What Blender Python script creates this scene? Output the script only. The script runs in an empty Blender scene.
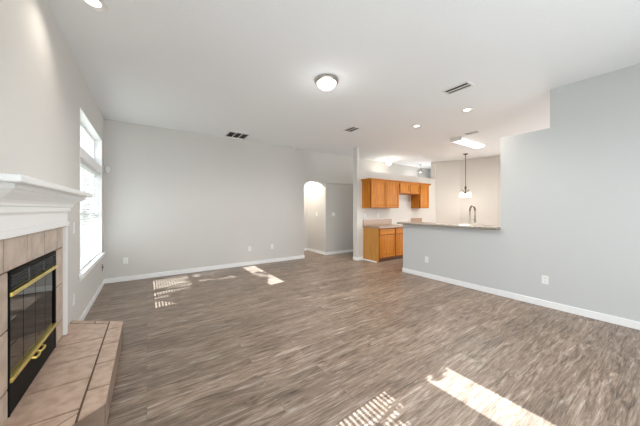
import bpy, bmesh, math, random
from math import sin, cos, pi, radians
from mathutils import Vector, Matrix

scene = bpy.context.scene
COL = scene.collection
random.seed(7)

# ------------------------------------------------------------------ camera
YAW = 34.47
cam_d = bpy.data.cameras.new('camera')
cam = bpy.data.objects.new('camera', cam_d)
COL.objects.link(cam)
cam.location = (0, 0, 1.36)
cam.rotation_euler = (radians(90), 0, radians(-YAW))
cam_d.sensor_width = 36
cam_d.lens = 252 / 640 * 36
cam_d.shift_y = -4 / 640
cam_d.clip_start = 0.05
scene.camera = cam

# ------------------------------------------------------------------ world, sun, exposure
scene.view_settings.view_transform = 'Standard'
scene.view_settings.look = 'None'
scene.view_settings.gamma = 1
scene.view_settings.use_curve_mapping = False
scene.view_settings.exposure = 0.75
world = bpy.data.worlds.new('sky')
scene.world = world
world.use_nodes = True
bg = world.node_tree.nodes['Background']
bg.inputs[0].default_value = (0.90, 0.955, 1.0, 1)
bg.inputs[1].default_value = 2.1

sun_d = bpy.data.lights.new('sun', 'SUN')
sun_d.energy = 15.0
sun_d.angle = radians(0.25)
sun_d.color = (0.83, 0.925, 1.0)
sun = bpy.data.objects.new('sun', sun_d)
COL.objects.link(sun)
sun.rotation_euler = Vector((1.0, 0.06, -0.86)).to_track_quat('-Z', 'Y').to_euler()
sun.location = (-8, 2, 8)


def area(name, loc, direction, sx, sy, power, color=(1, 1, 1)):
    d = bpy.data.lights.new(name, 'AREA')
    d.shape = 'RECTANGLE'
    d.size, d.size_y, d.energy, d.color = sx, sy, power, color
    o = bpy.data.objects.new(name, d)
    COL.objects.link(o)
    o.location = loc
    o.rotation_euler = Vector(direction).to_track_quat('-Z', 'Z').to_euler()
    return o


# daylight arriving at the glass of the window beside the camera
area('daylight_fill', (-1.05, 0.35, 1.6), (1, 0, -0.05), 1.9, 2.0, 34, (0.93, 0.97, 1.0))
# fill added for kitchen and passage, as if through unseen nook and entry openings
area('daylight_fill', (8.85, 1.0, 1.5), (-1, 0.25, 0), 2.6, 1.9, 32, (1.0, 0.97, 0.93))
area('daylight_fill', (9.5, 5.55, 1.4), (-1, 0, 0.1), 0.8, 2.0, 26, (0.97, 0.98, 1.0))

# ------------------------------------------------------------------ materials


def new_mat(name):
    m = bpy.data.materials.new(name)
    m.use_nodes = True
    nt = m.node_tree
    b = nt.nodes['Principled BSDF']
    return m, nt, b


def N(nt, t, **kw):
    n = nt.nodes.new(t)
    for k, v in kw.items():
        setattr(n, k, v)
    return n


def plain(name, col, rough=0.5, metal=0.0, var=0.04, scale=12.0, bump=0.0, spec=0.5):
    m, nt, b = new_mat(name)
    tc = N(nt, 'ShaderNodeTexCoord')
    no = N(nt, 'ShaderNodeTexNoise')
    no.inputs['Scale'].default_value = scale
    no.inputs['Detail'].default_value = 4
    nt.links.new(tc.outputs['Object'], no.inputs['Vector'])
    mx = N(nt, 'ShaderNodeMixRGB')
    c0 = tuple(max(0, c * (1 - var)) for c in col)
    c1 = tuple(min(1, c * (1 + var)) for c in col)
    mx.inputs[1].default_value = (*c0, 1)
    mx.inputs[2].default_value = (*c1, 1)
    nt.links.new(no.outputs['Fac'], mx.inputs[0])
    nt.links.new(mx.outputs[0], b.inputs['Base Color'])
    b.inputs['Roughness'].default_value = rough
    b.inputs['Metallic'].default_value = metal
    b.inputs['Specular IOR Level'].default_value = spec
    if bump:
        bp = N(nt, 'ShaderNodeBump')
        bp.inputs['Strength'].default_value = bump
        bp.inputs['Distance'].default_value = 0.004
        nt.links.new(no.outputs['Fac'], bp.inputs['Height'])
        nt.links.new(bp.outputs['Normal'], b.inputs['Normal'])
    return m


def emit(name, col, strength):
    m, nt, b = new_mat(name)
    b.inputs['Base Color'].default_value = (*[min(1, c * .9) for c in col], 1)
    b.inputs['Emission Color'].default_value = (*col, 1)
    b.inputs['Emission Strength'].default_value = strength
    b.inputs['Roughness'].default_value = 0.3
    return m


def wood_floor():
    m, nt, b = new_mat('floor_planks')
    L = nt.links
    tc = N(nt, 'ShaderNodeTexCoord')
    br = N(nt, 'ShaderNodeTexBrick')
    br.offset = 0.37
    br.offset_frequency = 2
    br.inputs['Scale'].default_value = 1.0
    br.inputs['Brick Width'].default_value = 1.22
    br.inputs['Row Height'].default_value = 0.152
    br.inputs['Mortar Size'].default_value = 0.0012
    br.inputs['Mortar Smooth'].default_value = 0.2
    br.inputs['Bias'].default_value = 0.0
    br.inputs['Color1'].default_value = (0, 0, 0, 1)
    br.inputs['Color2'].default_value = (1, 1, 1, 1)
    br.inputs['Mortar'].default_value = (0.5, 0.5, 0.5, 1)
    L.new(tc.outputs['Object'], br.inputs['Vector'])
    # per-plank offset of the grain
    mul = N(nt, 'ShaderNodeVectorMath', operation='SCALE')
    mul.inputs['Scale'].default_value = 7.0
    L.new(br.outputs['Color'], mul.inputs[0])
    mp = N(nt, 'ShaderNodeMapping')
    mp.inputs['Scale'].default_value = (2.0, 17.0, 1.0)
    L.new(tc.outputs['Object'], mp.inputs['Vector'])
    add = N(nt, 'ShaderNodeVectorMath', operation='ADD')
    L.new(mp.outputs[0], add.inputs[0])
    L.new(mul.outputs[0], add.inputs[1])
    n1 = N(nt, 'ShaderNodeTexNoise')
    n1.inputs['Scale'].default_value = 1.7
    n1.inputs['Detail'].default_value = 9
    n1.inputs['Roughness'].default_value = 0.66
    n1.inputs['Distortion'].default_value = 0.9
    L.new(add.outputs[0], n1.inputs['Vector'])
    mp2 = N(nt, 'ShaderNodeMapping')
    mp2.inputs['Scale'].default_value = (4.5, 70.0, 1.0)
    L.new(tc.outputs['Object'], mp2.inputs['Vector'])
    n2 = N(nt, 'ShaderNodeTexNoise')
    n2.inputs['Scale'].default_value = 1.6
    n2.inputs['Detail'].default_value = 6
    n2.inputs['Roughness'].default_value = 0.7
    L.new(mp2.outputs[0], n2.inputs['Vector'])
    ramp = N(nt, 'ShaderNodeValToRGB')
    e = ramp.color_ramp.elements
    e[0].position = 0.30
    e[0].color = FLOOR[0]
    e[1].position = 0.70
    e[1].color = FLOOR[3]
    a = e.new(0.44)
    a.color = FLOOR[1]
    a = e.new(0.56)
    a.color = FLOOR[2]
    L.new(n1.outputs['Fac'], ramp.inputs[0])
    # fine grain
    r2 = N(nt, 'ShaderNodeMapRange')
    r2.inputs['From Min'].default_value = 0.3
    r2.inputs['From Max'].default_value = 0.7
    r2.inputs['To Min'].default_value = 0.42
    r2.inputs['To Max'].default_value = 1.55
    L.new(n2.outputs['Fac'], r2.inputs['Value'])
    m1 = N(nt, 'ShaderNodeMixRGB', blend_type='MULTIPLY')
    m1.inputs[0].default_value = 0.8
    L.new(ramp.outputs[0], m1.inputs[1])
    L.new(r2.outputs[0], m1.inputs[2])
    # plank tone
    r3 = N(nt, 'ShaderNodeMapRange')
    r3.inputs['To Min'].default_value = 0.82
    r3.inputs['To Max'].default_value = 1.18
    L.new(br.outputs['Color'], r3.inputs['Value'])
    m2 = N(nt, 'ShaderNodeMixRGB', blend_type='MULTIPLY')
    m2.inputs[0].default_value = 1.0
    L.new(m1.outputs[0], m2.inputs[1])
    L.new(r3.outputs[0], m2.inputs[2])
    m3 = N(nt, 'ShaderNodeMixRGB', blend_type='MIX')
    m3.inputs[2].default_value = (0.09, 0.07, 0.055, 1)
    mm = N(nt, 'ShaderNodeMath', operation='MULTIPLY')
    mm.inputs[1].default_value = 0.75
    L.new(br.outputs['Fac'], mm.inputs[0])
    L.new(mm.outputs[0], m3.inputs[0])
    L.new(m2.outputs[0], m3.inputs[1])
    L.new(m3.outputs[0], b.inputs['Base Color'])
    rr = N(nt, 'ShaderNodeMapRange')
    rr.inputs['To Min'].default_value = 0.30
    rr.inputs['To Max'].default_value = 0.46
    L.new(n1.outputs['Fac'], rr.inputs['Value'])
    L.new(rr.outputs[0], b.inputs['Roughness'])
    bp = N(nt, 'ShaderNodeBump')
    bp.inputs['Strength'].default_value = 0.12
    bp.inputs['Distance'].default_value = 0.003
    L.new(n2.outputs['Fac'], bp.inputs['Height'])
    L.new(bp.outputs['Normal'], b.inputs['Normal'])
    b.inputs['Specular IOR Level'].default_value = 0.5
    return m


FLOOR = [(0.050, 0.035, 0.026, 1), (0.208, 0.148, 0.109, 1), (0.300, 0.225, 0.173, 1), (0.48, 0.42, 0.372, 1)]


def oak(name, c0, c1, axis='Z'):
    m, nt, b = new_mat(name)
    L = nt.links
    tc = N(nt, 'ShaderNodeTexCoord')
    mp = N(nt, 'ShaderNodeMapping')
    mp.inputs['Scale'].default_value = (26, 26, 1.6) if axis == 'Z' else (1.6, 26, 26)
    L.new(tc.outputs['Object'], mp.inputs['Vector'])
    no = N(nt, 'ShaderNodeTexNoise')
    no.inputs['Scale'].default_value = 1.6
    no.inputs['Detail'].default_value = 7
    no.inputs['Distortion'].default_value = 0.4
    L.new(mp.outputs[0], no.inputs['Vector'])
    r = N(nt, 'ShaderNodeValToRGB')
    r.color_ramp.elements[0].position = 0.3
    r.color_ramp.elements[0].color = (*c0, 1)
    r.color_ramp.elements[1].position = 0.68
    r.color_ramp.elements[1].color = (*c1, 1)
    L.new(no.outputs['Fac'], r.inputs[0])
    L.new(r.outputs[0], b.inputs['Base Color'])
    b.inputs['Roughness'].default_value = 0.42
    b.inputs['Specular IOR Level'].default_value = 0.2
    return m


def speckle(name, cols, scale=140, rough=0.3):
    m, nt, b = new_mat(name)
    L = nt.links
    tc = N(nt, 'ShaderNodeTexCoord')
    no = N(nt, 'ShaderNodeTexNoise')
    no.inputs['Scale'].default_value = scale
    no.inputs['Detail'].default_value = 5
    L.new(tc.outputs['Object'], no.inputs['Vector'])
    r = N(nt, 'ShaderNodeValToRGB')
    e = r.color_ramp.elements
    e[0].position, e[0].color = 0.36, (*cols[0], 1)
    e[1].position, e[1].color = 0.66, (*cols[2], 1)
    a = e.new(0.5)
    a.color = (*cols[1], 1)
    L.new(no.outputs['Fac'], r.inputs[0])
    L.new(r.outputs[0], b.inputs['Base Color'])
    b.inputs['Roughness'].default_value = rough
    return m


def glass_mat(name, tint, gloss, top=1.0):
    m = bpy.data.materials.new(name)
    m.use_nodes = True
    nt = m.node_tree
    for n in list(nt.nodes):
        nt.nodes.remove(n)
    out = N(nt, 'ShaderNodeOutputMaterial')
    tr = N(nt, 'ShaderNodeBsdfTransparent')
    tr.inputs[0].default_value = (*tint, 1)
    gl = N(nt, 'ShaderNodeBsdfGlossy')
    gl.inputs['Roughness'].default_value = 0.02
    lw = N(nt, 'ShaderNodeLayerWeight')
    lw.inputs['Blend'].default_value = gloss
    mr = N(nt, 'ShaderNodeMapRange')
    mr.inputs['To Max'].default_value = top
    nt.links.new(lw.outputs['Fresnel'], mr.inputs['Value'])
    mx = N(nt, 'ShaderNodeMixShader')
    nt.links.new(mr.outputs[0], mx.inputs[0])
    nt.links.new(tr.outputs[0], mx.inputs[1])
    nt.links.new(gl.outputs[0], mx.inputs[2])
    nt.links.new(mx.outputs[0], out.inputs[0])
    return m


M = {}
M['wall'] = plain('wall_paint', (0.64, 0.622, 0.592), 0.62, var=0.015, scale=90, bump=0.12, spec=0.3)
M['wall_cool'] = plain('wall_paint_pale', (0.585, 0.592, 0.588), 0.62, var=0.015, scale=90, bump=0.12, spec=0.3)
M['wall_dark'] = plain('wall_darker', (0.585, 0.57, 0.54), 0.62, var=0.015, scale=90, bump=0.12, spec=0.3)  # slightly darker tone of the wall colour, beside the arch and past the ledge
M['wall_kitchen'] = plain('kitchen_wall_paint', (0.70, 0.68, 0.645), 0.6, var=0.015, scale=90, bump=0.1, spec=0.3)
M['ceiling'] = plain('ceiling_texture', (0.875, 0.89, 0.90), 0.8, var=0.03, scale=45, bump=0.45, spec=0.2)
M['trim'] = plain('white_trim_paint', (0.90, 0.90, 0.90), 0.32, var=0.01)
M['mantel'] = plain('white_mantel_paint', (0.86, 0.855, 0.845), 0.3, var=0.01)
M['floor'] = wood_floor()
M['tile'] = speckle('fireplace_tile', ((0.40, 0.315, 0.25), (0.50, 0.40, 0.325), (0.56, 0.46, 0.38)), 9, 0.4)
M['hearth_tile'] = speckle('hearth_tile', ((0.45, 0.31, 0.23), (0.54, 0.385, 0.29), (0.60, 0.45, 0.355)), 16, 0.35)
M['riser'] = speckle('shaded_riser_tile', ((0.20, 0.14, 0.10), (0.26, 0.185, 0.14), (0.30, 0.22, 0.17)), 9, 0.45)  # tile darkened to carry the shade on the riser faces
M['grout'] = plain('dark_grout', (0.15, 0.095, 0.06), 0.85, var=0.1, scale=60)
M['black'] = plain('black_metal', (0.007, 0.007, 0.007), 0.55, 0.0, var=0.1, spec=0.08)
M['soot'] = plain('firebrick', (0.035, 0.033, 0.032), 0.9, var=0.25, scale=20)
M['brass'] = plain('brass', (0.88, 0.70, 0.20), 0.3, 1.0, var=0.05)
M['nickel'] = plain('brushed_nickel', (0.46, 0.44, 0.41), 0.28, 1.0, var=0.05)
M['bronze'] = plain('bronze', (0.12, 0.085, 0.06), 0.35, 0.9, var=0.1)
M['steel'] = plain('brushed_steel', (0.33, 0.28, 0.22), 0.25, 1.0, var=0.05)
M['plastic'] = plain('white_plastic', (0.84, 0.84, 0.82), 0.35, var=0.01)
M['slot'] = plain('dark_slot', (0.03, 0.03, 0.03), 0.7)
M['vent'] = plain('white_vent_metal', (0.75, 0.745, 0.73), 0.45, var=0.01)
M['vent_grey'] = plain('grey_vent_blades', (0.12, 0.12, 0.115), 0.6, var=0.05)
M['vent_dark'] = plain('vent_cavity', (0.05, 0.05, 0.048), 0.9)
M['oak'] = oak('honey_oak', (0.40, 0.130, 0.010), (0.64, 0.240, 0.026))
M['oak_h'] = oak('honey_oak_horizontal', (0.40, 0.130, 0.010), (0.64, 0.240, 0.026), 'X')
M['oak_shade'] = oak('oak_gap_shade', (0.22, 0.060, 0.006), (0.34, 0.105, 0.012))  # darker oak paints the shade in the gaps around doors and drawers
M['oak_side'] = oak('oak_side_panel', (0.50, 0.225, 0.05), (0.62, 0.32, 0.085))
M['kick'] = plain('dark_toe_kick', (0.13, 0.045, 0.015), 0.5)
M['counter'] = speckle('rose_beige_laminate', ((0.27, 0.17, 0.11), (0.40, 0.27, 0.185), (0.49, 0.36, 0.265)), 90)
M['bar'] = speckle('grey_taupe_laminate', ((0.20, 0.17, 0.14), (0.30, 0.265, 0.22), (0.40, 0.355, 0.305)), 90, 0.25)
M['blind'] = plain('white_blind', (0.88, 0.88, 0.87), 0.4, var=0.01)
_b = M['blind'].node_tree
_p = _b.nodes['Principled BSDF']
_t = N(_b, 'ShaderNodeBsdfTranslucent')
_t.inputs[0].default_value = (0.85, 0.85, 0.84, 1)
_x = N(_b, 'ShaderNodeMixShader')
_x.inputs[0].default_value = 0.12
_b.links.new(_p.outputs[0], _x.inputs[1])
_b.links.new(_t.outputs[0], _x.inputs[2])
_b.links.new(_x.outputs[0], _b.nodes['Material Output'].inputs[0])
M['louvre'] = plain('black_louvre_metal', (0.055, 0.055, 0.054), 0.4, 0.0, var=0.05)
M['pane'] = glass_mat('window_glass', (0.97, 0.98, 0.98), 0.12, 0.25)
M['fire_glass'] = glass_mat('smoked_glass', (0.05, 0.05, 0.05), 0.5)
M['lamp'] = emit('lamp_glow', (1.0, 0.95, 0.87), 3)
M['dome'] = emit('frosted_glass_glow', (1.0, 0.99, 0.97), 1.0)
M['shade'] = emit('glass_shade_glow', (1.0, 0.95, 0.88), 0.9)
M['globe'] = emit('globe_glow', (1.0, 0.96, 0.9), 1.3)
M['tube'] = emit('fluorescent_glow', (1.0, 0.985, 0.95), 1.6)
M['grass'] = plain('lawn', (0.30, 0.31, 0.25), 0.9, var=0.3, scale=8)
M['leaf'] = plain('leaves', (0.13, 0.155, 0.10), 0.6, var=0.4, scale=3)
M['fence'] = plain('weathered_fence', (0.40, 0.39, 0.37), 0.85, var=0.2, scale=6)
M['bark'] = plain('bark', (0.16, 0.12, 0.09), 0.9, var=0.3, scale=10)

# ------------------------------------------------------------------ mesh helpers


class MB:
    """collects shapes in world coordinates and links them as one mesh object"""

    def __init__(self):
        self.bm = bmesh.new()

    def poly(self, pts, faces):
        vs = [self.bm.verts.new(p) for p in pts]
        for f in faces:
            try:
                self.bm.faces.new([vs[i] for i in f])
            except ValueError:
                pass
        return self

    def box(self, x0, x1, y0, y1, z0, z1):
        p = [(x0, y0, z0), (x1, y0, z0), (x1, y1, z0), (x0, y1, z0),
             (x0, y0, z1), (x1, y0, z1), (x1, y1, z1), (x0, y1, z1)]
        return self.poly(p, [(3, 2, 1, 0), (4, 5, 6, 7), (0, 1, 5, 4), (1, 2, 6, 5), (2, 3, 7, 6), (3, 0, 4, 7)])

    def prism(self, pts, z0, z1):
        n = len(pts)
        p = [(x, y, z0) for x, y in pts] + [(x, y, z1) for x, y in pts]
        f = [tuple(range(n - 1, -1, -1)), tuple(range(n, 2 * n))]
        f += [(i, (i + 1) % n, n + (i + 1) % n, n + i) for i in range(n)]
        return self.poly(p, f)

    def loft(self, rings, closed=True, caps=True):
        n = len(rings[0])
        pts = [p for r in rings for p in r]
        f = []
        for k in range(len(rings) - 1):
            for i in range(n if closed else n - 1):
                j = (i + 1) % n
                f.append((k * n + i, k * n + j, (k + 1) * n + j, (k + 1) * n + i))
        if caps:
            f.append(tuple(range(n - 1, -1, -1)))
            f.append(tuple((len(rings) - 1) * n + i for i in range(n)))
        return self.poly(pts, f)

    def lathe(self, c, prof, n=28, axis='Z', caps=True):
        rings = []
        for r, h in prof:
            ring = []
            for i in range(n):
                a = 2 * pi * i / n
                u, v = r * cos(a), r * sin(a)
                if axis == 'Z':
                    ring.append((c[0] + u, c[1] + v, c[2] + h))
                elif axis == 'X':
                    ring.append((c[0] + h, c[1] + u, c[2] + v))
                else:
                    ring.append((c[0] + u, c[1] + h, c[2] + v))
            rings.append(ring)
        return self.loft(rings, True, caps)

    def tube(self, path, r, n=10):
        P = [Vector(p) for p in path]
        rings = []
        up = Vector((0, 0, 1))
        for i, p in enumerate(P):
            t = (P[min(i + 1, len(P) - 1)] - P[max(i - 1, 0)]).normalized()
            if i == 0:
                a = t.cross(up)
                if a.length < 1e-3:
                    a = t.cross(Vector((1, 0, 0)))
                a.normalize()
            else:
                a = (a - t * a.dot(t)).normalized()
            b = t.cross(a)
            rr = r[i] if isinstance(r, (list, tuple)) else r
            rings.append([tuple(p + a * rr * cos(2 * pi * k / n) + b * rr * sin(2 * pi * k / n)) for k in range(n)])
        return self.loft(rings)

    def build(self, name, mat, parent=None, bevel=0.0, smooth=False, seg=2):
        bm = self.bm
        bmesh.ops.recalc_face_normals(bm, faces=bm.faces)
        if parent is not None:
            root = parent
            while root.parent:
                root = root.parent
            bmesh.ops.translate(bm, verts=bm.verts, vec=-Vector(root.location))
        me = bpy.data.meshes.new(name)
        bm.to_mesh(me)
        bm.free()
        if smooth:
            me.shade_smooth()
            me.set_sharp_from_angle(angle=radians(42))
        me.materials.append(M[mat] if isinstance(mat, str) else mat)
        o = bpy.data.objects.new(name, me)
        COL.objects.link(o)
        if parent is not None:
            o.parent = parent
        if bevel:
            md = o.modifiers.new('bevel', 'BEVEL')
            md.width = bevel
            md.segments = seg
            md.limit_method = 'ANGLE'
            md.angle_limit = radians(50)
        return o


def tag(o, label=None, cat=None, group=None, kind=None):
    if label:
        o['label'] = label
    if cat:
        o['category'] = cat
    if group:
        o['group'] = group
    if kind:
        o['kind'] = kind
    return o


def empty(name, loc, label, cat, group=None):
    o = bpy.data.objects.new(name, None)
    COL.objects.link(o)
    o.empty_display_size = 0.1
    o.location = loc
    return tag(o, label, cat, group)


def struct(name, mb, mat, parent=None, bevel=0.0, label=None):
    o = mb.build(name, mat, parent, bevel)
    if parent is None:
        o['kind'] = 'structure'
        if label:
            o['label'] = label
    return o


def kids(o):
    return [c for c in bpy.data.objects if c.parent is o]


def copy_tree(o, parent=None):
    c = o.copy()
    COL.objects.link(c)
    if parent is not None:
        c.parent = parent
    for ch in kids(o):
        copy_tree(ch, c)
    return c


H = 3.0          # ceiling height
XL = -0.65       # left wall
YB = 6.0         # back wall
XR = 4.57        # right wall and bar line
EPS = 0.001

# ------------------------------------------------------------------ floor, ceiling
struct('floor', MB().box(-0.80, 10.2, -1.15, 7.3, -0.12, 0.0), 'floor', label='grey-brown wood plank floor')
struct('ceiling', MB().box(-0.80, 10.2, -1.15, 7.3, H, H + 0.12), 'ceiling', label='white textured ceiling')

# ------------------------------------------------------------------ left wall with two tall windows
WZ0, WZ1, WM0, WM1 = 0.57, 2.555, 1.985, 2.08
WIN = [(4.03, 5.75), (-0.52, 1.20)]
wl = MB()
XO = XL - 0.15
ys = [-1.15, WIN[1][0], WIN[1][1], WIN[0][0], WIN[0][1], YB + 0.12]
wl.box(XO, XL, ys[0], ys[1], 0, H)
wl.box(XO, XL, ys[2], 2.10, 0, H)
wl.box(XO, XL, 2.10, 3.02, 1.03, H)          # above the firebox
wl.box(XO, XL, 3.02, ys[3], 0, H)
wl.box(XO, XL, ys[4], ys[5], 0, H)
for a, b in WIN:
    wl.box(XO, XL, a, b, 0, WZ0)
    wl.box(XO, XL, a, b, WZ1, H)
    wl.box(XO, XL, a, b, WM0, WM1)
struct('wall_left', wl, 'wall', label='greige left wall')

for k, (a, b) in enumerate(WIN):
    root = bpy.data.objects.new('window_%d' % (k + 1), None)
    COL.objects.link(root)
    root.location = (XL - 0.1, (a + b) / 2, WZ0)
    tag(root, 'tall white window with transom %s' % ('near the far corner' if k == 0 else 'beside the camera'), kind='structure')
    t = 0.008
    m = MB()
    for z0, z1 in ((WZ0, WM0), (WM1, WZ1)):     # white-painted reveals
        m.box(XO, XL + 0.004, a, a + t, z0, z1)
        m.box(XO, XL + 0.004, b - t, b, z0, z1)
        m.box(XO, XL + 0.004, a + t, b - t, z1 - t, z1)
        if z0 > 1:
            m.box(XO, XL + 0.004, a + t, b - t, z0, z0 + t)
    m.build('window_reveal', 'trim', root)
    MB().box(XL + 0.0005, XL + 0.006, a, b, WM0 + 0.0, WM1).build('mullion', 'trim', root)
    f = MB()
    gx0, gx1 = XO + 0.01, XO + 0.055
    c = (a + b) / 2
    fw = 0.045
    for z0, z1 in ((WZ0 + 0.03, WM0 - t), (WM1 + t, WZ1 - t)):
        a2, b2 = a + t, b - t
        f.box(gx0, gx1, a2, a2 + fw, z0, z1)
        f.box(gx0, gx1, b2 - fw, b2, z0, z1)
        f.box(gx0, gx1, a2 + fw, b2 - fw, z0, z0 + (fw if z0 < 1 else 0.13))  # transom's bottom rail made thicker to narrow the sun strip indoors
        f.box(gx0, gx1, a2 + fw, b2 - fw, z1 - fw, z1)
        if z0 < 1:
            f.box(gx0, gx1, c - 0.035, c + 0.035, z0 + fw, z1 - fw)
            zm = (z0 + z1) / 2
            f.box(gx0, gx1, a2 + fw, c - 0.035, zm - 0.022, zm + 0.022)
            f.box(gx0, gx1, c + 0.035, b2 - fw, zm - 0.022, zm + 0.022)
    fr = f.build('window_frame', 'trim', root)
    for z0, z1 in ((WZ0 + 0.07, WM0 - 0.05), (WM1 + 0.13, WZ1 - 0.05)):
        for u, v in ([(a + 0.05, c - 0.03), (c + 0.03, b - 0.05)] if z0 < 1 else [(a + 0.05, b - 0.05)]):
            MB().box(XO + 0.028, XO + 0.033, u, v, z0, z1).build('pane', 'pane', fr)
    s = MB()
    s.box(XO + 0.056, XL + 0.002, a + t, b - t, WZ0 + 0.0005, WZ0 + 0.03)
    s.box(XL + 0.0008, XL + 0.04, a - 0.07, b + 0.07, WZ0 + 0.0005, WZ0 + 0.03)
    s.box(XL + 0.0008, XL + 0.02, a - 0.05, b + 0.05, WZ0 - 0.05, WZ0)
    s.build('window_sill', 'trim', root, bevel=0.004)

# ------------------------------------------------------------------ back wall, arch, header
AX0, AX1 = 3.58, 4.335
bw = MB()
bw.box(XL - 0.15, AX0, YB, YB + 0.12, 0, H)
ap = [(AX0, H), (AX0, 1.98)]
for i in range(1, 20):
    th = pi * (1 - i / 20)
    ap.append(((AX0 + AX1) / 2 + (AX1 - AX0) / 2 * cos(th), 1.98 + 0.165 * sin(th)))
ap += [(AX1, 1.98), (AX1, H)]
n = len(ap)
# arch head as strips
for i in range(1, n - 2):
    (xa, za), (xb, zb) = ap[i], ap[i + 1]
    bw.poly([(xa, YB, za), (xb, YB, zb), (xb, YB, H), (xa, YB, H),
             (xa, YB + .12, za), (xb, YB + .12, zb), (xb, YB + .12, H), (xa, YB + .12, H)],
            [(0, 1, 2, 3), (7, 6, 5, 4), (0, 4, 5, 1)])
bw.box(AX1, 9.6, YB, YB + 0.12, 2.125, H)
struct('wall_back', bw, 'wall', label='greige back wall with arched opening')
struct('wall_hall', MB().box(AX1, AX1 + 0.11, YB + 0.025, 7.15, 0, 2.125), 'wall', label='pale side wall of the hall seen through the arch')
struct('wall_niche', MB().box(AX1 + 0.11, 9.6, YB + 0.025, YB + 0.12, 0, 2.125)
       .box(AX1 + 0.003, AX1 + 0.11, YB + 0.021, YB + 0.0249, 0, 2.125), 'wall_dark', label='darker wall right of the arch')
struct('wall_hallend', MB().box(2.6, AX1, 7.05, 7.15, 0, 2.45), 'wall', label='end wall of the hall')
struct('wall_hallside', MB().box(2.5, 2.6, YB + 0.121, 7.15, 0, 2.45), 'wall', label='far side wall of the hall')
struct('ceiling_hall', MB().box(2.5, AX1 + 0.11, YB + 0.1205, 7.15, 2.45, 2.5), 'ceiling', label='low ceiling of the hall')

# ------------------------------------------------------------------ right wall: half wall, stepped wall, full wall
YH0, YH1, YN = 1.657, 3.48, 1.067
TW = 0.12
rw = MB()
rw.box(XR, XR + TW, YH0, YH1, 0, 1.035)
rw.box(XR, XR + TW, YN, YH0, 0, 2.475)
rw.box(XR, XR + TW, -1.15, YN, 0, H)
struct('wall_right', rw, 'wall_cool', label='pale grey right wall stepping down to the bar half wall')
# ------------------------------------------------------------------ kitchen walls
KY = 4.93
kw = MB()
kw.box(XR, XR + 0.075, KY, KY + 0.15, 0, H)
kw.box(XR + 0.075, 8.25, KY, KY + 0.15, 0, 2.40)
kw.box(8.21, 8.25, KY, KY + 0.15, 2.40, H)
struct('wall_kitchen', kw, 'wall_kitchen', label='kitchen back wall with open ledge above the cabinets')
nk = MB()
out = [(8.25, 4.93), (8.65, 4.31), (8.95, 3.3), (8.95, -1.15)]
out = [(8.25, 4.93), (8.65, 4.31), (8.95, 3.3), (8.95, 2.45)]
for (xa, ya), (xb, yb) in zip(out[:-1], out[1:]):
    nk.prism([(xa, ya), (xb, yb), (xb + 0.12, yb + 0.05), (xa + 0.12, ya + 0.05)], 0, H)
nk.box(XR + TW, 9.07, -1.15, -1.0, 0, H)
nk.box(8.95, 9.07, -1.0, 2.45, 0, 0.5).box(8.95, 9.07, -1.0, 2.45, 2.5, H).box(8.95, 9.07, -1.0, -0.5, 0.5, 2.5)
struct('wall_nook', nk, 'wall_kitchen', label='beige wall of the breakfast nook')
struct('wall_entry', MB().box(9.6, 9.72, 4.6, 6.12, 0, H).box(8.37, 9.6, 4.98, 5.08, 0, H), 'wall_cool', label='pale wall beyond the kitchen ledge')
# unseen wall behind the camera, its wide opening added to light the room
fw_ = MB()
fw_.box(XL - 0.15, 0.0, -1.15, -1.0, 0, H)
fw_.box(4.0, XR, -1.15, -1.0, 0, H)
fw_.box(0.0, 4.0, -1.15, -1.0, 2.4, H)
struct('wall_front', fw_, 'wall', label='wall behind the camera')
root = bpy.data.objects.new('added_door_1', None)
COL.objects.link(root)
root.location = (2.0, -1.08, 0)
tag(root, 'unseen sliding glass door added behind the camera to let in light', kind='structure')
d = MB()
for x in (0.0, 1.31, 2.62, 3.94):
    d.box(x, x + 0.06, -1.11, -1.05, 0.0, 2.4)
d.box(0.06, 3.94, -1.11, -1.05, 2.33, 2.4).box(0.06, 3.94, -1.11, -1.05, 0.0, 0.07)
dfr = d.build('door_frame', 'trim', root)
for x in (0.06, 1.37, 2.68):
    MB().box(x, x + 1.25, -1.083, -1.078, 0.07, 2.33).build('pane', 'pane', dfr)

# ------------------------------------------------------------------ baseboards
BH, BT = 0.088, 0.014


def base(name, segs):
    m = MB()
    for s in segs:
        m.box(*s, 0.0005, BH)
    return struct(name, m, 'trim', bevel=0.003)


base('baseboard_left', [(XL, XL + BT, 3.63, YB)])
base('baseboard_back', [(XL + BT, AX0 + BT, YB - BT, YB), (AX0, AX0 + BT, YB, YB + 0.12)])
base('baseboard_niche', [(AX1 - BT, 9.5, YB + 0.011, YB + 0.0205)])
base('baseboard_hall', [(AX1 - BT, AX1, YB + 0.0205, 7.05), (2.6, AX1 - BT, 7.05 - BT, 7.05)])
base('baseboard_right', [(XR - BT, XR, -1.0, YH1 + BT), (XR, XR + TW, YH1, YH1 + BT)])
base('baseboard_kitchen', [(XR - BT, XR, KY - BT, KY + 0.15), (XR, 4.772, KY - BT, KY)])
struct('trim_2', MB().box(4.772, 4.7855, 4.44, KY, 0.0006, 0.035), 'trim', label='white quarter round along the cabinet end')

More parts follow.
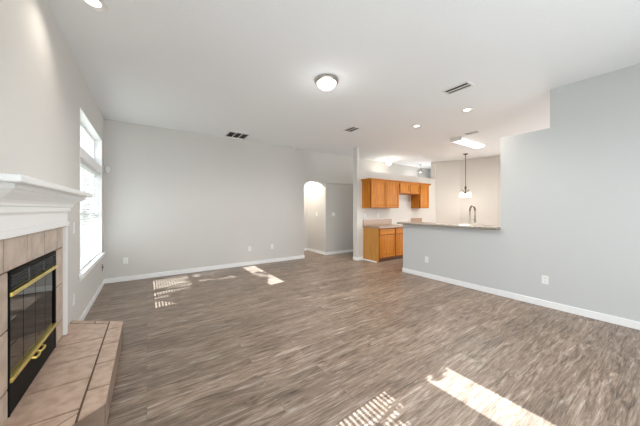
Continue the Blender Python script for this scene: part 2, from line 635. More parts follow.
# ------------------------------------------------------------------ fireplace
FX = -0.635                                   # tile face
FY0, FY1 = 2.13, 3.00
fp = empty('fireplace', (FX, 2.565, 0.2), 'gas fireplace with black louvres, brass bars and glass doors set in beige tile', 'fireplace')
tg = MB()
TY0, TY1, TZ1, HZ = 1.895, 3.235, 1.205, 0.2
tx0 = XL + 0.0005
g = 0.005
ylines = [TY0] + [y for y in (2.077, 2.404, 2.731, 3.058) if TY0 < y < TY1] + [TY1]
for u, v in zip(ylines[:-1], ylines[1:]):
    tg.box(tx0 + 0.003, FX, u + g, v - g, 1.012 + g, TZ1)
zs = [HZ + 0.003, 0.36, 0.69, 1.012]
for u, v in zip(zs[:-1], zs[1:]):
    tg.box(tx0 + 0.003, FX, TY0, FY0 - 0.004, u + g, v - g)
    tg.box(tx0 + 0.003, FX, FY1 + 0.004, TY1, u + g, v - g)
tg.build('tile_surround', 'tile', fp, bevel=0.002)
gm = MB()
gm.box(tx0, FX - 0.004, TY0, TY1, 1.012, TZ1)
gm.box(tx0, FX - 0.004, TY0, FY0 - 0.002, HZ + 0.001, 1.012)
gm.box(tx0, FX - 0.004, FY1 + 0.002, TY1, HZ + 0.001, 1.012)
gm.build('grout', 'grout', fp)
fb = MB()                                     # firebox shell
fb.box(XL - 0.45, XL - 0.44, FY0, FY1, HZ, 1.01)
fb.box(XL - 0.44, FX - 0.01, FY0, FY0 + 0.012, HZ, 1.01)
fb.box(XL - 0.44, FX - 0.01, FY1 - 0.012, FY1, HZ, 1.01)
fb.box(XL - 0.44, FX - 0.01, FY0 + 0.012, FY1 - 0.012, 1.0, 1.01)
fb.box(XL - 0.44, FX - 0.01, FY0 + 0.012, FY1 - 0.012, HZ, HZ + 0.012)
fb.build('firebox', 'soot', fp)
ff = MB()                                     # face frame
ff.box(FX - 0.02, FX + 0.006, FY0, FY0 + 0.012, HZ + 0.002, 1.008)
ff.box(FX - 0.02, FX + 0.006, FY1 - 0.03, FY1, HZ + 0.002, 1.008)
ff.box(FX - 0.02, FX + 0.006, FY0 + 0.012, FY1 - 0.03, 0.985, 1.008)
ff.build('face_frame', 'black', fp, bevel=0.002)
lv = MB()
for i in range(5):
    z = 0.904 + i * 0.017
    for u, v in ((FY0 + 0.03, 2.41), (2.43, 2.70), (2.72, FY1 - 0.03)):
        lv.box(FX - 0.012, FX + 0.006, u, v, z, z + 0.0055)
for y in (2.41, 2.70):
    lv.box(FX - 0.016, FX + 0.004, y, y + 0.02, 0.895, 0.985)
lv.box(FX - 0.04, FX - 0.03, FY0 + 0.03, FY1 - 0.03, 0.89, 0.985)
lv.build('louvre', 'louvre', fp)
for z in (0.868, 0.388):
    MB().box(FX - 0.012, FX + 0.016, FY0 + 0.002, FY1 - 0.012, z, z + 0.026).build('brass_bar', 'brass', fp, bevel=0.004)
lp = MB().box(FX - 0.014, FX + 0.004, FY0 + 0.013, FY1 - 0.031, HZ + 0.004, 0.386)
lp.build('lower_panel', 'black', fp, bevel=0.002)
dw = (FY1 - FY0 - 0.05) / 4
for i in range(4):
    y = FY0 + 0.016 + i * dw
    gd = MB()
    gd.box(FX - 0.008, FX - 0.003, y + 0.004, y + dw - 0.004, 0.414, 0.866)
    gd = gd.build('glass_door', 'fire_glass', fp)
    if i in (1, 2):
        yy = y + (dw - 0.05 if i == 1 else 0.05)
        h = MB().tube([(FX + 0.004, yy - 0.045, 0.372), (FX + 0.022, yy - 0.04, 0.366), (FX + 0.026, yy, 0.364),
                       (FX + 0.022, yy + 0.04, 0.366), (FX + 0.004, yy + 0.045, 0.372)], 0.007)
        tag(h.build('door_handle', 'brass', gd, smooth=True), 'brass bar handle')
lg = MB()
for (x0, y0, x1, y1, z, r) in ((-0.86, 2.3, -0.84, 2.85, 0.29, 0.05), (-0.93, 2.33, -0.95, 2.8, 0.30, 0.055), (-0.84, 2.4, -0.98, 2.7, 0.39, 0.04)):
    lg.tube([(x0 + (x1 - x0) * t, y0 + (y1 - y0) * t, z + 0.01 * sin(9 * t)) for t in (0, .2, .4, .6, .8, 1)], [r * .9, r, r * 1.05, r * .95, r, r * .85], 12)
lg.build('gas_logs', 'bark', fp, smooth=True)

# mantel
mt = empty('fireplace_mantel', (-0.6, 2.585, 0.2), 'white painted mantel with stepped crown shelf around the tile surround', 'mantel')
MY0, MY1 = 1.895, 3.235
PX = -0.610
for a, b in ((MY0 - 0.042, MY0 - 0.001), (MY1 + 0.001, MY1 + 0.042)):
    MB().box(XL + 0.0005, PX, a, b, HZ + 0.001, 1.205).build('mantel_leg', 'mantel', mt, bevel=0.003)
fz = MB()
fz.box(XL + 0.0005, PX, MY0 - 0.035, MY1 + 0.035, 1.206, 1.39)
fz.box(PX, PX + 0.012, MY0 - 0.035, MY1 + 0.035, 1.206, 1.245)
fz.build('mantel_frieze', 'mantel', mt, bevel=0.003)
prof = [(0.0, 1.335), (0.014, 1.335), (0.018, 1.345), (0.018, 1.372), (0.03, 1.378), (0.034, 1.392), (0.045, 1.408),
        (0.066, 1.424), (0.088, 1.44), (0.098, 1.452), (0.108, 1.456), (0.108, 1.478), (0.0, 1.478)]
cr = MB()
# the crown returns to the wall at both ends: three runs mitred
pathA = []
for o, z in prof:
    pathA.append([(XL + 0.0005, MY0 - 0.035 - o, z), (PX + o, MY0 - 0.035 - o, z), (PX + o, MY1 + 0.035 + o, z), (XL + 0.0005, MY1 + 0.035 + o, z)])
rings = [[pathA[i][k] for i in range(len(prof))] for k in range(4)]
cr.loft(rings, True, True)
cr.build('mantel_crown', 'mantel', mt)
so = 0.154
sh = MB().box(XL + 0.0005, PX + so, MY0 - 0.055 - so - .03, MY1 + 0.055 + so + .03, 1.4785, 1.514)
sh.build('mantel_shelf', 'mantel', mt, bevel=0.008, seg=3)

# hearth
he = empty('raised_hearth', (-0.4, 2.64, 0), 'low raised hearth of pinkish beige tile with angled ends, below the fireplace', 'hearth')
HX = -0.205
HY0, HY1 = 1.975, 3.305
WY0, WY1 = 1.655, 3.625
poly = [(XL + 0.0005, WY0), (HX, HY0), (HX, HY1), (XL + 0.0005, WY1)]
MB().prism([(XL + 0.0005, WY0 + .015), (HX - 0.008, HY0 + .004), (HX - 0.008, HY1 - .004), (XL + 0.0005, WY1 - .015)], 0.0005, 0.194).build('hearth_base', 'grout', he)
ht = MB()
bx = HX - 0.115                               # inner line of the border row
g = 0.006


def inset_end(x, end):
    """y of the angled end at depth x"""
    t = (HX - x) / (HX - XL)
    return HY0 + (WY0 - HY0) * t if end == 0 else HY1 + (WY1 - HY1) * t


BW = 0.075
rows = [2.0, 2.335, 2.665, 2.995]
x0, x1 = XL + 0.002, bx - g
lim0 = lambda x: inset_end(x, 0) + BW
lim1 = lambda x: inset_end(x, 1) - BW
segs = [(None, rows[0])] + list(zip(rows[:-1], rows[1:])) + [(rows[-1], None)]
for u, v in segs:
    pts = []
    ya0 = lim0(x0) + g if u is None else u + g
    ya1 = lim0(x1) + g if u is None else max(u + g, lim0(x1) + g)
    yb0 = lim1(x0) - g if v is None else v - g
    yb1 = lim1(x1) - g if v is None else min(v - g, lim1(x1) - g)
    if yb1 - ya1 < 0.01:
        ya1 = yb1 - 0.01
    ht.prism([(x0, ya0), (x1, ya1), (x1, yb1), (x0, yb0)], 0.188, HZ)
# front border row
brow = [inset_end(bx, 0)] + [2.17, 2.50, 2.83, 3.16] + [None]
fr_ = [HY0, 2.17, 2.50, 2.83, 3.16, HY1]
for i in range(5):
    u, v = fr_[i], fr_[i + 1]
    iu = inset_end(bx + g, 0) if i == 0 else u + g
    iv = inset_end(bx + g, 1) if i == 4 else v - g
    ht.prism([(bx + g, iu), (HX, u + (g if i else 0)), (HX, v - (g if i < 4 else 0)), (bx + g, iv)], 0.188, HZ)
# end border rows
for end in (0, 1):
    sgn = 1 if end == 0 else -1
    for xa, xb in ((XL + 0.002, -0.44), (-0.44, bx)):
        xb2 = xb - g
        ht.prism([(xa + g, inset_end(xa, end)), (xb2, inset_end(xb2, end)),
                  (xb2, inset_end(xb2, end) + sgn * (BW - g)), (xa + g, inset_end(xa, end) + sgn * (BW - g))], 0.188, HZ)
ht.build('hearth_top', 'hearth_tile', he, bevel=0.0025)
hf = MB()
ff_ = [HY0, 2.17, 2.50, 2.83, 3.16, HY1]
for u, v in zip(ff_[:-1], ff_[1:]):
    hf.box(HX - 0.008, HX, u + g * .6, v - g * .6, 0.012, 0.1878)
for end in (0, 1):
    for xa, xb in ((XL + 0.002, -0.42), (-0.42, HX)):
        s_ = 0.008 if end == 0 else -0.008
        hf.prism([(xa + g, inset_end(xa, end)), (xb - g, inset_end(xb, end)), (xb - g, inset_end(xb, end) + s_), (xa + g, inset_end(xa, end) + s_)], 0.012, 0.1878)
tag(hf.build('hearth_riser', 'riser', he, bevel=0.002), 'tile riser with shade put into its darker colour')

# ------------------------------------------------------------------ window blinds
def blind(y0, y1, label, tilt=18, first=None):
    r = empty('window_blind', (XL - 0.05, (y0 + y1) / 2, WZ0 + 0.03), label, 'blind', 'white slatted window blinds')
    xc = XL - 0.052
    MB().box(xc - 0.024, xc + 0.024, y0, y1, WM0 - 0.05, WM0 - 0.009).build('headrail', 'blind', r, bevel=0.003)
    s = MB()
    z = WZ0 + 0.075
    dz, w = 0.034, 0.0175
    ca, sa = cos(radians(tilt)), sin(radians(tilt))
    while z < WM0 - 0.07:
        p = []
        for u in (-1, -0.4, 0.4, 1):
            hh = 0.002 * (1 - u * u)
            p.append((xc + u * w * ca + hh * sa, z - u * w * sa + hh * ca))
        rings = [[(px, y, pz) for px, pz in p] + [(px, y, pz - 0.0014) for px, pz in reversed(p)] for y in (y0 + 0.003, y1 - 0.003)]
        s.loft(rings)
        z += dz
    s.build('slats', 'blind', r)
    MB().box(xc - 0.024, xc + 0.024, y0 + 0.003, y1 - 0.003, WZ0 + 0.032, WZ0 + 0.048).build('bottom_rail', 'blind', r, bevel=0.003)
    for yy in (y0 + 0.14, y1 - 0.14):
        MB().box(xc + 0.0255, xc + 0.0265, yy - 0.004, yy + 0.004, WZ0 + 0.05, WM0 - 0.05).build('ladder_tape', 'blind', r)
    MB().tube([(xc + 0.03, y0 + 0.06, WM0 - 0.05), (xc + 0.03, y0 + 0.06, 1.25)], 0.003, 6).build('tilt_wand', 'plastic', r)


a, b = WIN[0]
blind(a + 0.014, 4.868, 'white slatted blind nearest the mantel in the far left window')
blind(4.876, b - 0.014, 'white slatted blind nearest the room corner in the far left window')
a, b = WIN[1]
blind(a + 0.014, 0.336, 'white slatted blind in the window beside the camera, its rear half')
blind(0.344, b - 0.014, 'white slatted blind in the window beside the camera, nearest the hearth')

# ------------------------------------------------------------------ ceiling fittings
dl = empty('ceiling_light', (1.88, 2.59, H), 'flush dome ceiling light with nickel ring and frosted bowl in the living room', 'ceiling light')
MB().lathe((1.88, 2.59, H), [(0.0, -0.0005), (0.120, -0.0005), (0.15, -0.006), (0.153, -0.022), (0.147, -0.036), (0.13, -0.042), (0.0, -0.042)], 40).build('base_ring', 'nickel', dl, smooth=True)
MB().lathe((1.88, 2.59, H), [(0.127, -0.043), (0.119, -0.06), (0.098, -0.086), (0.069, -0.109), (0.037, -0.126), (0.012, -0.133), (0.001, -0.134)], 40).build('glass_bowl', 'dome', dl, smooth=True)
MB().lathe((1.88, 2.59, H), [(0.001, -0.134), (0.014, -0.135), (0.016, -0.146), (0.009, -0.157), (0.001, -0.16)], 16).build('finial', 'nickel', dl, smooth=True)


def lamp(kind, name, loc, power, color, parent=None, size=0.05, spot=None, blend=0.6):
    d = bpy.data.lights.new(name, kind)
    d.energy, d.color = power, color
    d.shadow_soft_size = size
    if spot:
        d.spot_size = radians(spot)
        d.spot_blend = blend
    o = bpy.data.objects.new(name, d)
    COL.objects.link(o)
    o.location = loc
    return o


lamp('SPOT', 'ceiling_bulb', (1.88, 2.59, H - 0.17), 66, (1, 0.985, 0.965), size=0.12, spot=172, blend=0.35)
lamp('POINT', 'ceiling_glow', (1.88, 2.59, H - 0.3), 1.3, (1, 0.985, 0.97), size=0.12)
WARM = (1.0, 0.91, 0.8)
for x, y, lab in ((-0.35, 2.66, 'round recessed ceiling light above the fireplace'),
                  (4.39, 3.02, 'round recessed ceiling light over the bar, the one farther from the right wall'),
                  (4.365, 2.06, 'round recessed ceiling light over the bar beside the stepped right wall')):
    r = empty('recessed_light', (x, y, H), lab, 'recessed light', 'recessed ceiling lights')
    MB().lathe((x, y, H), [(0.072, -0.0005), (0.1, -0.0005), (0.1, -0.004), (0.094, -0.009), (0.076, -0.007), (0.072, -0.004)], 36).build('trim_ring', 'plastic', r, smooth=True)
    MB().lathe((x, y, H), [(0.0, -0.0006), (0.0715, -0.0006), (0.0715, -0.003), (0.05, -0.004), (0.0, -0.0045)], 36).build('lens', 'lamp', r, smooth=True)
    lamp('SPOT', 'recessed_bulb', (x, y, H - 0.02), 12 if x < 1 else 50, WARM, size=0.06, spot=140, blend=0.8)


def vent(x0, x1, y0, y1, cols, louv, axis, label, z=H):
    r = empty('air_vent', ((x0 + x1) / 2, (y0 + y1) / 2, z), label, 'air vent', 'ceiling air vents')
    m = MB()
    f = 0.022
    t0, t1 = z - 0.012, z - 0.0005
    m.box(x0 - f, x1 + f, y0 - f, y0, t0, t1).box(x0 - f, x1 + f, y1, y1 + f, t0, t1)
    m.box(x0 - f, x0, y0, y1, t0, t1).box(x1, x1 + f, y0, y1, t0, t1)
    w = (x1 - x0) / cols
    for i in range(1, cols):
        m.box(x0 + i * w - 0.011, x0 + i * w + 0.011, y0, y1, t0, t1)
    m.build('vent_frame', 'vent', r, bevel=0.003)
    MB().box(x0, x1, y0, y1, z - 0.003, z - 0.0006).build('vent_duct', 'vent_dark', r)
    s = MB()
    for i in range(louv):
        if axis == 'X':
            y = y0 + (y1 - y0) * (i + .5) / louv
            s.poly([(x0, y - 0.004, z - 0.011), (x1, y - 0.004, z - 0.011), (x1, y + 0.005, z - 0.004), (x0, y + 0.005, z - 0.004),
                    (x0, y - 0.003, z - 0.012), (x1, y - 0.003, z - 0.012), (x1, y + 0.006, z - 0.005), (x0, y + 0.006, z - 0.005)],
                   [(0, 1, 2, 3), (7, 6, 5, 4), (0, 4, 5, 1), (3, 2, 6, 7), (0, 3, 7, 4), (1, 5, 6, 2)])
        else:
            x = x0 + (x1 - x0) * (i + .5) / louv
            s.box(x - 0.014, x + 0.014, y0, y1, z - 0.011, z - 0.0095)
    s.build('vent_blades', 'vent' if louv < 6 else 'vent_grey', r)


vent(1.45, 1.85, 5.46, 5.83, 3, 16, 'X', 'square three-panel return air vent in the ceiling by the back wall')
vent(3.385, 3.545, 3.76, 4.02, 2, 10, 'X', 'small dark ceiling air vent in front of the kitchen column')
vent(3.405, 3.535, 1.61, 1.91, 1, 1, 'Y', 'long narrow ceiling air vent nearest the right wall')
vent(5.71, 5.81, 2.50, 2.74, 1, 1, 'Y', 'narrow ceiling air vent beside the fluorescent kitchen fixture')

fl = empty('fluorescent_fixture', (6.47, 3.02, H), 'long glowing fluorescent ceiling fixture over the kitchen', 'ceiling light')
MB().box(5.90, 7.04, 2.90, 3.14, H - 0.025, H - 0.0005).build('housing', 'plastic', fl)
MB().loft([[(x, 2.90, H - 0.026), (x, 2.905, H - 0.05), (x, 2.93, H - 0.068), (x, 3.11, H - 0.068), (x, 3.135, H - 0.05), (x, 3.14, H - 0.026)] for x in (5.90, 7.04)]).build('diffuser', 'tube', fl)
for x in (5.875, 7.041):
    MB().box(x, x + 0.024, 2.89, 3.15, H - 0.075, H - 0.0005).build('end_cap', 'plastic', fl, bevel=0.005)

area('fluorescent_tubes', (6.47, 3.02, H - 0.08), (0, 0, -1), 0.2, 1.1, 17, (1.0, 0.97, 0.92)).rotation_euler = (0, 0, pi / 2)

CX, CY = 7.81, 3.73
ch = empty('chandelier', (CX, CY, H), 'small bronze three-light chandelier with white glass shades in the breakfast nook', 'chandelier')
MB().lathe((CX, CY, H), [(0.0, -0.0005), (0.065, -0.0005), (0.062, -0.015), (0.03, -0.03), (0.008, -0.034), (0.0, -0.034)], 24).build('canopy', 'bronze', ch, smooth=True)
MB().tube([(CX, CY, H - 0.034), (CX, CY, 2.06)], 0.009, 10).build('rod', 'bronze', ch, smooth=True)
MB().lathe((CX, CY, 0), [(0.001, 1.80), (0.02, 1.81), (0.028, 1.84), (0.016, 1.88), (0.022, 1.95), (0.035, 1.99), (0.018, 2.03), (0.009, 2.06)], 20).build('hub', 'bronze', ch, smooth=True)
for i in range(3):
    an = radians(20 + 120 * i)
    ux, uy = cos(an), sin(an)
    P = [(0.015, 1.84), (0.05, 1.87), (0.07, 1.925), (0.09, 1.935), (0.108, 1.90), (0.11, 1.86)]
    ar = MB().tube([(CX + ux * r_, CY + uy * r_, z) for r_, z in P], 0.008, 8).build('arm', 'bronze', ch, smooth=True)
    sc = (CX + ux * 0.11, CY + uy * 0.11, 0)
    MB().lathe(sc, [(0.03, 1.855), (0.045, 1.84), (0.057, 1.80), (0.065, 1.755), (0.068, 1.715), (0.064, 1.715), (0.060, 1.755), (0.052, 1.80), (0.04, 1.834), (0.02, 1.845)], 24, caps=False).build('lamp_shade', 'shade', ch, smooth=True)
lamp('POINT', 'chandelier_bulb', (CX, CY, 1.68), 16, WARM, size=0.12)

gl = empty('globe_light', (6.54, 5.53, H), 'round glowing globe ceiling light beyond the kitchen ledge', 'ceiling light')
MB().lathe((6.54, 5.53, H), [(0.0, -0.0005), (0.07, -0.0005), (0.07, -0.02), (0.05, -0.028), (0.0, -0.028)], 24).build('fixture_base', 'nickel', gl, smooth=True)
MB().lathe((6.54, 5.53, H - 0.115), [(0.001, -0.092)] + [(0.092 * cos(radians(t)), 0.092 * sin(radians(t))) for t in range(-75, 76, 15)] + [(0.02, 0.0868)], 24).build('glass_globe', 'globe', gl, smooth=True)
lamp('POINT', 'globe_bulb', (6.54, 5.53, H - 0.45), 6, (1, 0.9, 0.78), size=0.09)
area('hall_ceiling_lamp', (3.75, 6.6, 2.43), (0.0, 0.0001, -1), 0.9, 0.7, 16, WARM)

pe = empty('entry_pendant', (8.35, 5.6, H), 'tiny lantern pendant hanging past the kitchen ledge beside a dark niche', 'pendant light')
MB().lathe((8.35, 5.6, H), [(0.0, -0.0005), (0.04, -0.0005), (0.035, -0.02), (0.0, -0.022)], 16).build('canopy', 'nickel', pe, smooth=True)
MB().tube([(8.35, 5.6, H - 0.02), (8.35, 5.6, 2.86)], 0.006, 8).build('rod', 'nickel', pe, smooth=True)
MB().lathe((8.35, 5.6, 2.70), [(0.02, 0), (0.06, 0.02), (0.06, 0.12), (0.03, 0.16), (0.006, 0.165)], 12).build('lantern', 'nickel', pe)

lamp('POINT', 'entry_bulb', (8.35, 5.6, 2.55), 3.5, (1, 0.97, 0.93), size=0.06)
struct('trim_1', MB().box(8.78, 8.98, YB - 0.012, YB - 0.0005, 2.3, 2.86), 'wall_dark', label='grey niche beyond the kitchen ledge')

# small devices
sd = empty('smoke_detector', (3.2, 5.9, H), 'small white round detector on the ceiling against the back wall', 'detector')
MB().lathe((3.2, 5.9, H), [(0.0, -0.0005), (0.055, -0.0005), (0.055, -0.018), (0.045, -0.034), (0.0, -0.037)], 24).build('detector_body', 'plastic', sd, smooth=True)
ms = empty('motion_sensor', (-0.59, 5.965, 2.08), 'white motion sensor on the back wall in the window corner', 'sensor')
MB().loft([[(-0.59 + w * cos(2 * pi * k / 20), y, 2.08 + h * sin(2 * pi * k / 20)) for k in range(20)]
           for w, h, y in ((0.034, 0.06, YB - 0.0005), (0.034, 0.06, YB - 0.02), (0.028, 0.052, YB - 0.04), (0.015, 0.03, YB - 0.047))]).build('sensor_body', 'plastic', ms, smooth=True)
MB().box(-0.604, -0.576, YB - 0.0475, YB - 0.044, 2.052, 2.07).build('sensor_lens', 'vent', ms)


def plate(kind, x, y, z, nx, ny, label, gang=1, mat='plastic', round_=False):
    """wall plate on a wall whose outward normal is (nx, ny)"""
    tx, ty = -ny, nx
    name = {'outlet': 'wall_outlet', 'switch': 'light_switch', 'jack': 'cable_jack'}[kind]
    cat = {'outlet': 'outlet', 'switch': 'light switch', 'jack': 'wall jack'}[kind]
    r = empty(name, (x, y, z), label, cat, {'outlet': 'white wall outlets', 'switch': 'white light switches', 'jack': None}[kind])

    def bx_(m, u0, u1, w0, w1, d0, d1):
        xs = sorted((x + tx * u0 + nx * d0, x + tx * u1 + nx * d1))
        ys_ = sorted((y + ty * u0 + ny * d0, y + ty * u1 + ny * d1))
        return m.box(xs[0], xs[1], ys_[0], ys_[1], z + w0, z + w1)
    hw = 0.036 + 0.023 * (gang - 1)
    bx_(MB(), -hw, hw, -0.058, 0.058, 0.0006, 0.006).build('cover_plate', mat, r, bevel=0.002)
    if kind == 'outlet':
        for w in (-0.021, 0.021):
            o = bx_(MB(), -0.0165, 0.0165, w - 0.014, w + 0.014, 0.0062, 0.0085).build('receptacle', mat, r, bevel=0.002)
            s = MB()
            bx_(s, -0.0075, -0.005, w - 0.004, w + 0.007, 0.0086, 0.009)
            bx_(s, 0.005, 0.0075, w - 0.004, w + 0.007, 0.0086, 0.009)
            s.build('socket_slots', 'slot', o)
    elif kind == 'switch':
        for i in range(gang):
            u = (i - (gang - 1) / 2) * 0.046
            bx_(MB(), u - 0.016, u + 0.016, -0.033, 0.033, 0.0062, 0.009).build('rocker', mat, r, bevel=0.002)
    else:
        m = MB().lathe((x, y, z), [(0.0, 0.0061), (0.012, 0.0061), (0.012, 0.02), (0.0, 0.02)], 12, axis='X')
        m.build('connector', 'bronze', r)
    return r


plate('outlet', -0.333, YB, 0.385, 0, -1, 'white outlet low on the back wall nearest the window corner')
plate('outlet', 2.05, YB, 0.395, 0, -1, 'white outlet low on the back wall, left of the two nearest the arch')
plate('outlet', 2.634, YB, 0.40, 0, -1, 'white outlet low on the back wall, right of the two nearest the arch')
plate('outlet', XR, 1.118, 0.375, -1, 0, 'white outlet low on the tall part of the right wall')
plate('outlet', XR, 2.92, 0.36, -1, 0, 'white outlet low on the half wall under the bar')
plate('outlet', XL, 3.72, 0.39, 1, 0, 'white outlet on the left wall just past the hearth end')
plate('outlet', 4.86, KY, 1.18, 0, -1, 'white outlet above the backsplash beside the kitchen column')
plate('outlet', 5.37, KY, 1.18, 0, -1, 'white outlet above the backsplash under the middle of the upper cabinet')
plate('switch', 4.62, YB + 0.021, 1.2, 0, -1, 'white double switch on the darker wall right of the arch', gang=2)
plate('switch', AX1, 6.5, 1.2, -1, 0, 'white switch on the hall wall seen through the arch')
plate('switch', XL, 3.72, 1.157, 1, 0, 'white switch on the left wall between mantel and window')
plate('jack', XL, 5.82, 0.33, 1, 0, 'dark cable jack low on the left wall by the far corner', mat='bronze')

# ------------------------------------------------------------------ kitchen cabinets


def door(x0, x1, z0, z1, y, name, parent, mat='oak', fw=0.055):
    """raised-panel front, facing -Y, its back on y"""
    m = MB()
    t = 0.02
    m.box(x0, x0 + fw, y - t, y, z0, z1).box(x1 - fw, x1, y - t, y, z0, z1)
    m.box(x0 + fw, x1 - fw, y - t, y, z0, z0 + fw).box(x0 + fw, x1 - fw, y - t, y, z1 - fw, z1)
    m.box(x0 + fw, x1 - fw, y - 0.009, y, z0 + fw, z1 - fw)
    if z1 - z0 > 0.3:
        q = 0.028
        m.loft([[(x0 + fw + .004, y - 0.009, z0 + fw + .004), (x1 - fw - .004, y - 0.009, z0 + fw + .004), (x1 - fw - .004, y - 0.009, z1 - fw - .004), (x0 + fw + .004, y - 0.009, z1 - fw - .004)],
                [(x0 + fw + q, y - 0.017, z0 + fw + q), (x1 - fw - q, y - 0.017, z0 + fw + q), (x1 - fw - q, y - 0.017, z1 - fw - q), (x0 + fw + q, y - 0.017, z1 - fw - q)]])
    return m.build(name, mat, parent, bevel=0.003)


def drawer(x0, x1, z0, z1, y, parent):
    return MB().box(x0, x1, y - 0.02, y, z0, z1).build('drawer', 'oak_h', parent, bevel=0.006, seg=3)


BY = 4.36        # base cabinet front
CG = 'honey oak base cabinets along the kitchen wall'


def base_cab(x0, x1, label):
    r = empty('base_cabinet', (x0, KY, 0), label, 'cabinet', CG)
    y0 = BY + 0.02
    MB().box(x0, x1, y0 + 0.012, KY - 0.016, 0.1, 0.868).build('body', 'oak', r, bevel=0.002)
    MB().box(x0, x1, y0, y0 + 0.0118, 0.1, 0.868).build('face_frame', 'oak_shade', r)
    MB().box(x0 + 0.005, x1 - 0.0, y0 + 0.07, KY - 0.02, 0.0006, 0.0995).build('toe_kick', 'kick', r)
    door(x0 + 0.022, x1 - 0.022, 0.125, 0.685, y0 - 0.0005, 'door', r)
    drawer(x0 + 0.022, x1 - 0.022, 0.705, 0.845, y0 - 0.0005, r)
    return r


c1 = base_cab(4.80, 5.41, 'oak base cabinet with its end panel showing, closest to the column')
MB().box(4.7985 - 0.012, 4.7985, BY + 0.022, KY - 0.016, 0.0006, 0.868).build('end_panel', 'oak_side', c1, bevel=0.001)
base_cab(5.412, 5.92, 'oak base cabinet partly hidden behind the bar, left of the stove gap')
base_cab(6.87, 7.40, 'oak base cabinet at the right end of the kitchen wall')


def counter(x0, x1, label):
    r = empty('kitchen_counter', (x0, KY, 0.87), label, 'countertop', 'rose-beige kitchen counters')
    MB().box(x0, x1, BY - 0.025, KY - 0.0006, 0.8695, 0.91).build('worktop', 'counter', r, bevel=0.006, seg=3)
    MB().box(x0, x1, KY - 0.022, KY - 0.0007, 0.9105, 1.07).build('backsplash', 'counter', r, bevel=0.004)


counter(4.775, 5.93, 'rose-beige countertop with backsplash beside the kitchen column')
counter(6.86, 7.42, 'short rose-beige countertop with backsplash at the right end of the kitchen wall')

UY = 4.61


def upper_cab(x0, x1, z0, z1, n, label, left=0, right=0):
    r = empty('wall_cabinet', (x0, KY, z0), label, 'cabinet', 'honey oak wall cabinets')
    y0 = UY + 0.02
    MB().box(x0, x1, y0 + 0.012, KY - 0.0006, z0, z1).build('body', 'oak', r, bevel=0.002)
    MB().box(x0 + 0.001, x1 - 0.001, y0, y0 + 0.0118, z0, z1).build('face_frame', 'oak_shade', r)
    w = (x1 - x0 - 0.03) / n
    for i in range(n):
        door(x0 + 0.015 + i * w + 0.012, x0 + 0.015 + (i + 1) * w - 0.012, z0 + 0.015, z1 - 0.02, y0 - 0.0005, 'door', r, fw=0.05)
    m = MB()
    pr = [(0.0, z1 - 0.02), (0.012, z1 - 0.02), (0.018, z1), (0.04, z1 + 0.022), (0.046, z1 + 0.035), (0.0, z1 + 0.035)]
    l, q = x0, x1
    rings = []
    pts = []
    if left:
        pts.append(lambda o: (l - o, KY - 0.001))
    pts.append(lambda o: (l - o * left, y0 - 0.021 - o))
    pts.append(lambda o: (q + o * right, y0 - 0.021 - o))
    if right:
        pts.append(lambda o: (q + o, KY - 0.001))
    for f in pts:
        rings.append([(*f(o), z) for o, z in pr])
    m.loft(rings)
    m.build('crown_moulding', 'oak_h', r)
    return r


upper_cab(4.75, 5.90, 1.386, 2.115, 2, 'large two-door oak wall cabinet nearest the column', left=1)
upper_cab(5.902, 6.868, 1.80, 2.115, 2, 'short two-door oak wall cabinet over the stove gap')
upper_cab(6.87, 7.36, 1.386, 2.115, 1, 'single-door oak wall cabinet at the right end', right=1)

# bar and sink run
bt = empty('bar_countertop', (4.67, 2.58, 1.036), 'long grey-taupe raised bar counter on the half wall', 'countertop')
MB().box(4.44, 4.90, YH0 + 0.002, YH1 + 0.06, 1.036, 1.076).build('bar_slab', 'bar', bt, bevel=0.008, seg=3)

sk = empty('sink_cabinet', (4.70, 2.6, 0), 'oak sink cabinet with beige worktop hidden behind the bar half wall', 'cabinet')
MB().box(4.70, 5.27, 1.07, 3.46, 0.1, 0.868).build('body', 'oak', sk)
MB().box(4.70, 5.20, 1.08, 3.45, 0.0006, 0.0995).build('toe_kick', 'kick', sk)
for i in range(4):
    y = 1.09 + i * 0.59
    MB().box(5.2705, 5.29, y + 0.01, y + 0.58, 0.125, 0.845).build('door', 'oak', sk, bevel=0.006)
wt = MB().box(4.6925, 5.31, 1.07, 3.48, 0.8695, 0.91)
wt.build('worktop', 'counter', sk, bevel=0.006)
MB().box(4.93, 5.24, 1.9, 2.65, 0.9105, 0.916).build('sink_rim', 'steel', sk, bevel=0.002)
# faucet
FXc, FYc = 4.985, 2.30
fa = empty('kitchen_faucet', (FXc, FYc, 0.917), 'tall spring-neck pull-down faucet standing behind the bar', 'faucet')
MB().lathe((FXc, FYc, 0.917), [(0.0, 0), (0.028, 0), (0.028, 0.012), (0.02, 0.02), (0.018, 0.09), (0.014, 0.1), (0.0, 0.1)], 20).build('faucet_base', 'steel', fa, smooth=True)
pth = [(FXc, FYc, 1.017), (FXc, FYc, 1.32)]
for i in range(1, 13):
    th = pi * (1 - i / 12)
    pth.append((FXc + 0.1 + 0.1 * cos(th), FYc, 1.32 + 0.1 * sin(th)))
pth.append((FXc + 0.20, FYc, 1.24))
MB().tube(pth, 0.011, 10).build('neck', 'steel', fa, smooth=True)
sp = []
for i in range(300):
    t = i / 299 * 11.999
    k = int(t) + 1
    k = min(k, len(pth) - 2)
    A, B = Vector(pth[k]), Vector(pth[k + 1])
    c = A.lerp(B, t - int(t))
    tan = (B - A).normalized()
    nrm = Vector((0, 1, 0))
    bi = tan.cross(nrm)
    an = i * 0.62
    sp.append(tuple(c + nrm * 0.0155 * cos(an) + bi * 0.0155 * sin(an)))
MB().tube(sp, 0.0028, 5).build('spring', 'steel', fa, smooth=True)
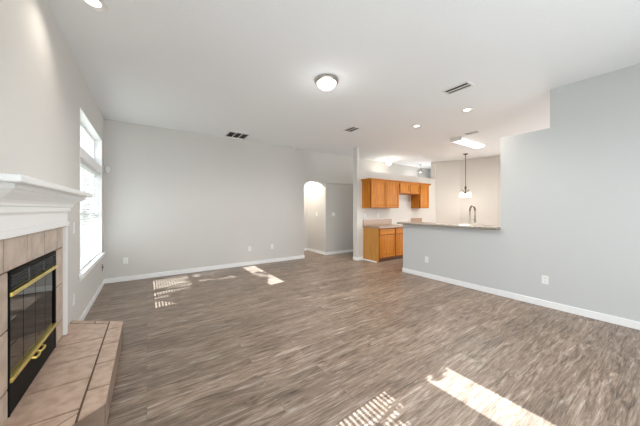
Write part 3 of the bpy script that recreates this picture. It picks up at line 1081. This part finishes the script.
MB().lathe((FXc + 0.20, FYc, 0), [(0.0, 1.10), (0.022, 1.10), (0.024, 1.13), (0.017, 1.17), (0.015, 1.24), (0.0, 1.24)], 16).build('spray_head', 'steel', fa, smooth=True)
MB().tube([(FXc + 0.011, FYc, 1.16), (FXc + 0.185, FYc, 1.16)], 0.006, 8).build('holder_arm', 'steel', fa, smooth=True)
MB().tube([(FXc, FYc - 0.018, 0.98), (FXc, FYc - 0.07, 1.01)], 0.006, 8).build('lever', 'steel', fa, smooth=True)

# ------------------------------------------------------------------ outside
struct('ground', MB().box(-14, -0.81, -8, 14, -0.3, -0.15), 'grass', label='lawn outside the windows')


def tree(x, y, blobs, label):
    r = empty('leafy_tree', (x, y, -0.15), label, 'tree', 'trees on the lawn')
    zt = sum(b[1] for b in blobs) / len(blobs)
    m = MB().tube([(x, y, -0.15), (x + 0.05, y + .03, 1.2), (x, y, 2.4), (x, y + .05, zt)], [0.13, 0.1, 0.08, 0.03], 10)
    for by, bz, br, n in blobs:
        m.tube([(x, y, 2.2), (x + .05, (y + by) / 2, (2.6 + bz) / 2), (x, by, bz)], [0.05, 0.03, 0.012], 7)
    m.build('trunk', 'bark', r, smooth=True)
    rnd = random.Random(int(y * 10) + 3)
    L = MB()
    for by, bz, br, n in blobs:
        for _ in range(n):
            while True:
                u = Vector((rnd.uniform(-1, 1), rnd.uniform(-1, 1), rnd.uniform(-1, 1)))
                if u.length < 1:
                    break
            c = Vector((x, by, bz)) + u * br
            a = Vector((rnd.gauss(0, 1), rnd.gauss(0, 1), rnd.gauss(0, 1))).normalized()
            b = a.cross(Vector((rnd.gauss(0, 1), rnd.gauss(0, 1), rnd.gauss(0, 1)))).normalized()
            l, w = rnd.uniform(.05, .09), rnd.uniform(.025, .04)
            L.poly([tuple(c - a * l), tuple(c + b * w), tuple(c + a * l), tuple(c - b * w)], [(0, 1, 2, 3)])
    L.build('foliage', 'leaf', r)


# floor spot (X, Y) in sun comes from z = .86 (X + 4), y = Y - .06 (X + 4) at x = -4
def fb_(X, Y, r_, n):
    return (Y - 0.06 * (X + 4), 0.86 * (X + 4), r_, n)


tree(-4.0, 4.2, [fb_(0.85, 4.45, .40, 900), fb_(1.35, 4.7, .42, 800), fb_(0.2, 5.02, .10, 60), fb_(0.95, 4.95, .25, 200), fb_(1.25, 5.5, .3, 260), fb_(0.8, 5.4, .16, 60), fb_(2.0, 5.1, .2, 60)], 'leafy tree outside the far left window')
tree(-4.0, 0.4, [fb_(0.25, 0.9, .45, 800), fb_(0.3, 0.2, .5, 700), fb_(1.95, 1.28, .16, 90), fb_(1.5, 1.0, .1, 25), fb_(1.45, .45, .2, 50)], 'leafy tree outside the window beside the camera')

# board fence added past the far window to tone down its bright view
pf = empty('added_fence', (-4.5, 9.4, -0.15), 'grey board fence added to dim the view through the far window', 'fence')
m = MB()
for i in range(54):
    x = -8.6 + i * 0.142
    m.box(x, x + 0.135, 9.4, 9.42, -0.12, 2.25 + 0.01 * ((i * 7) % 3))
m.build('fence_boards', 'fence', pf)
for z in (0.2, 1.1, 2.0):
    MB().box(-8.6, -0.95, 9.421, 9.46, z, z + 0.09).build('rail', 'fence', pf)
for i in range(4):
    x = -8.5 + i * 2.45
    MB().box(x, x + 0.09, 9.461, 9.55, -0.15, 2.3).build('post', 'fence', pf)
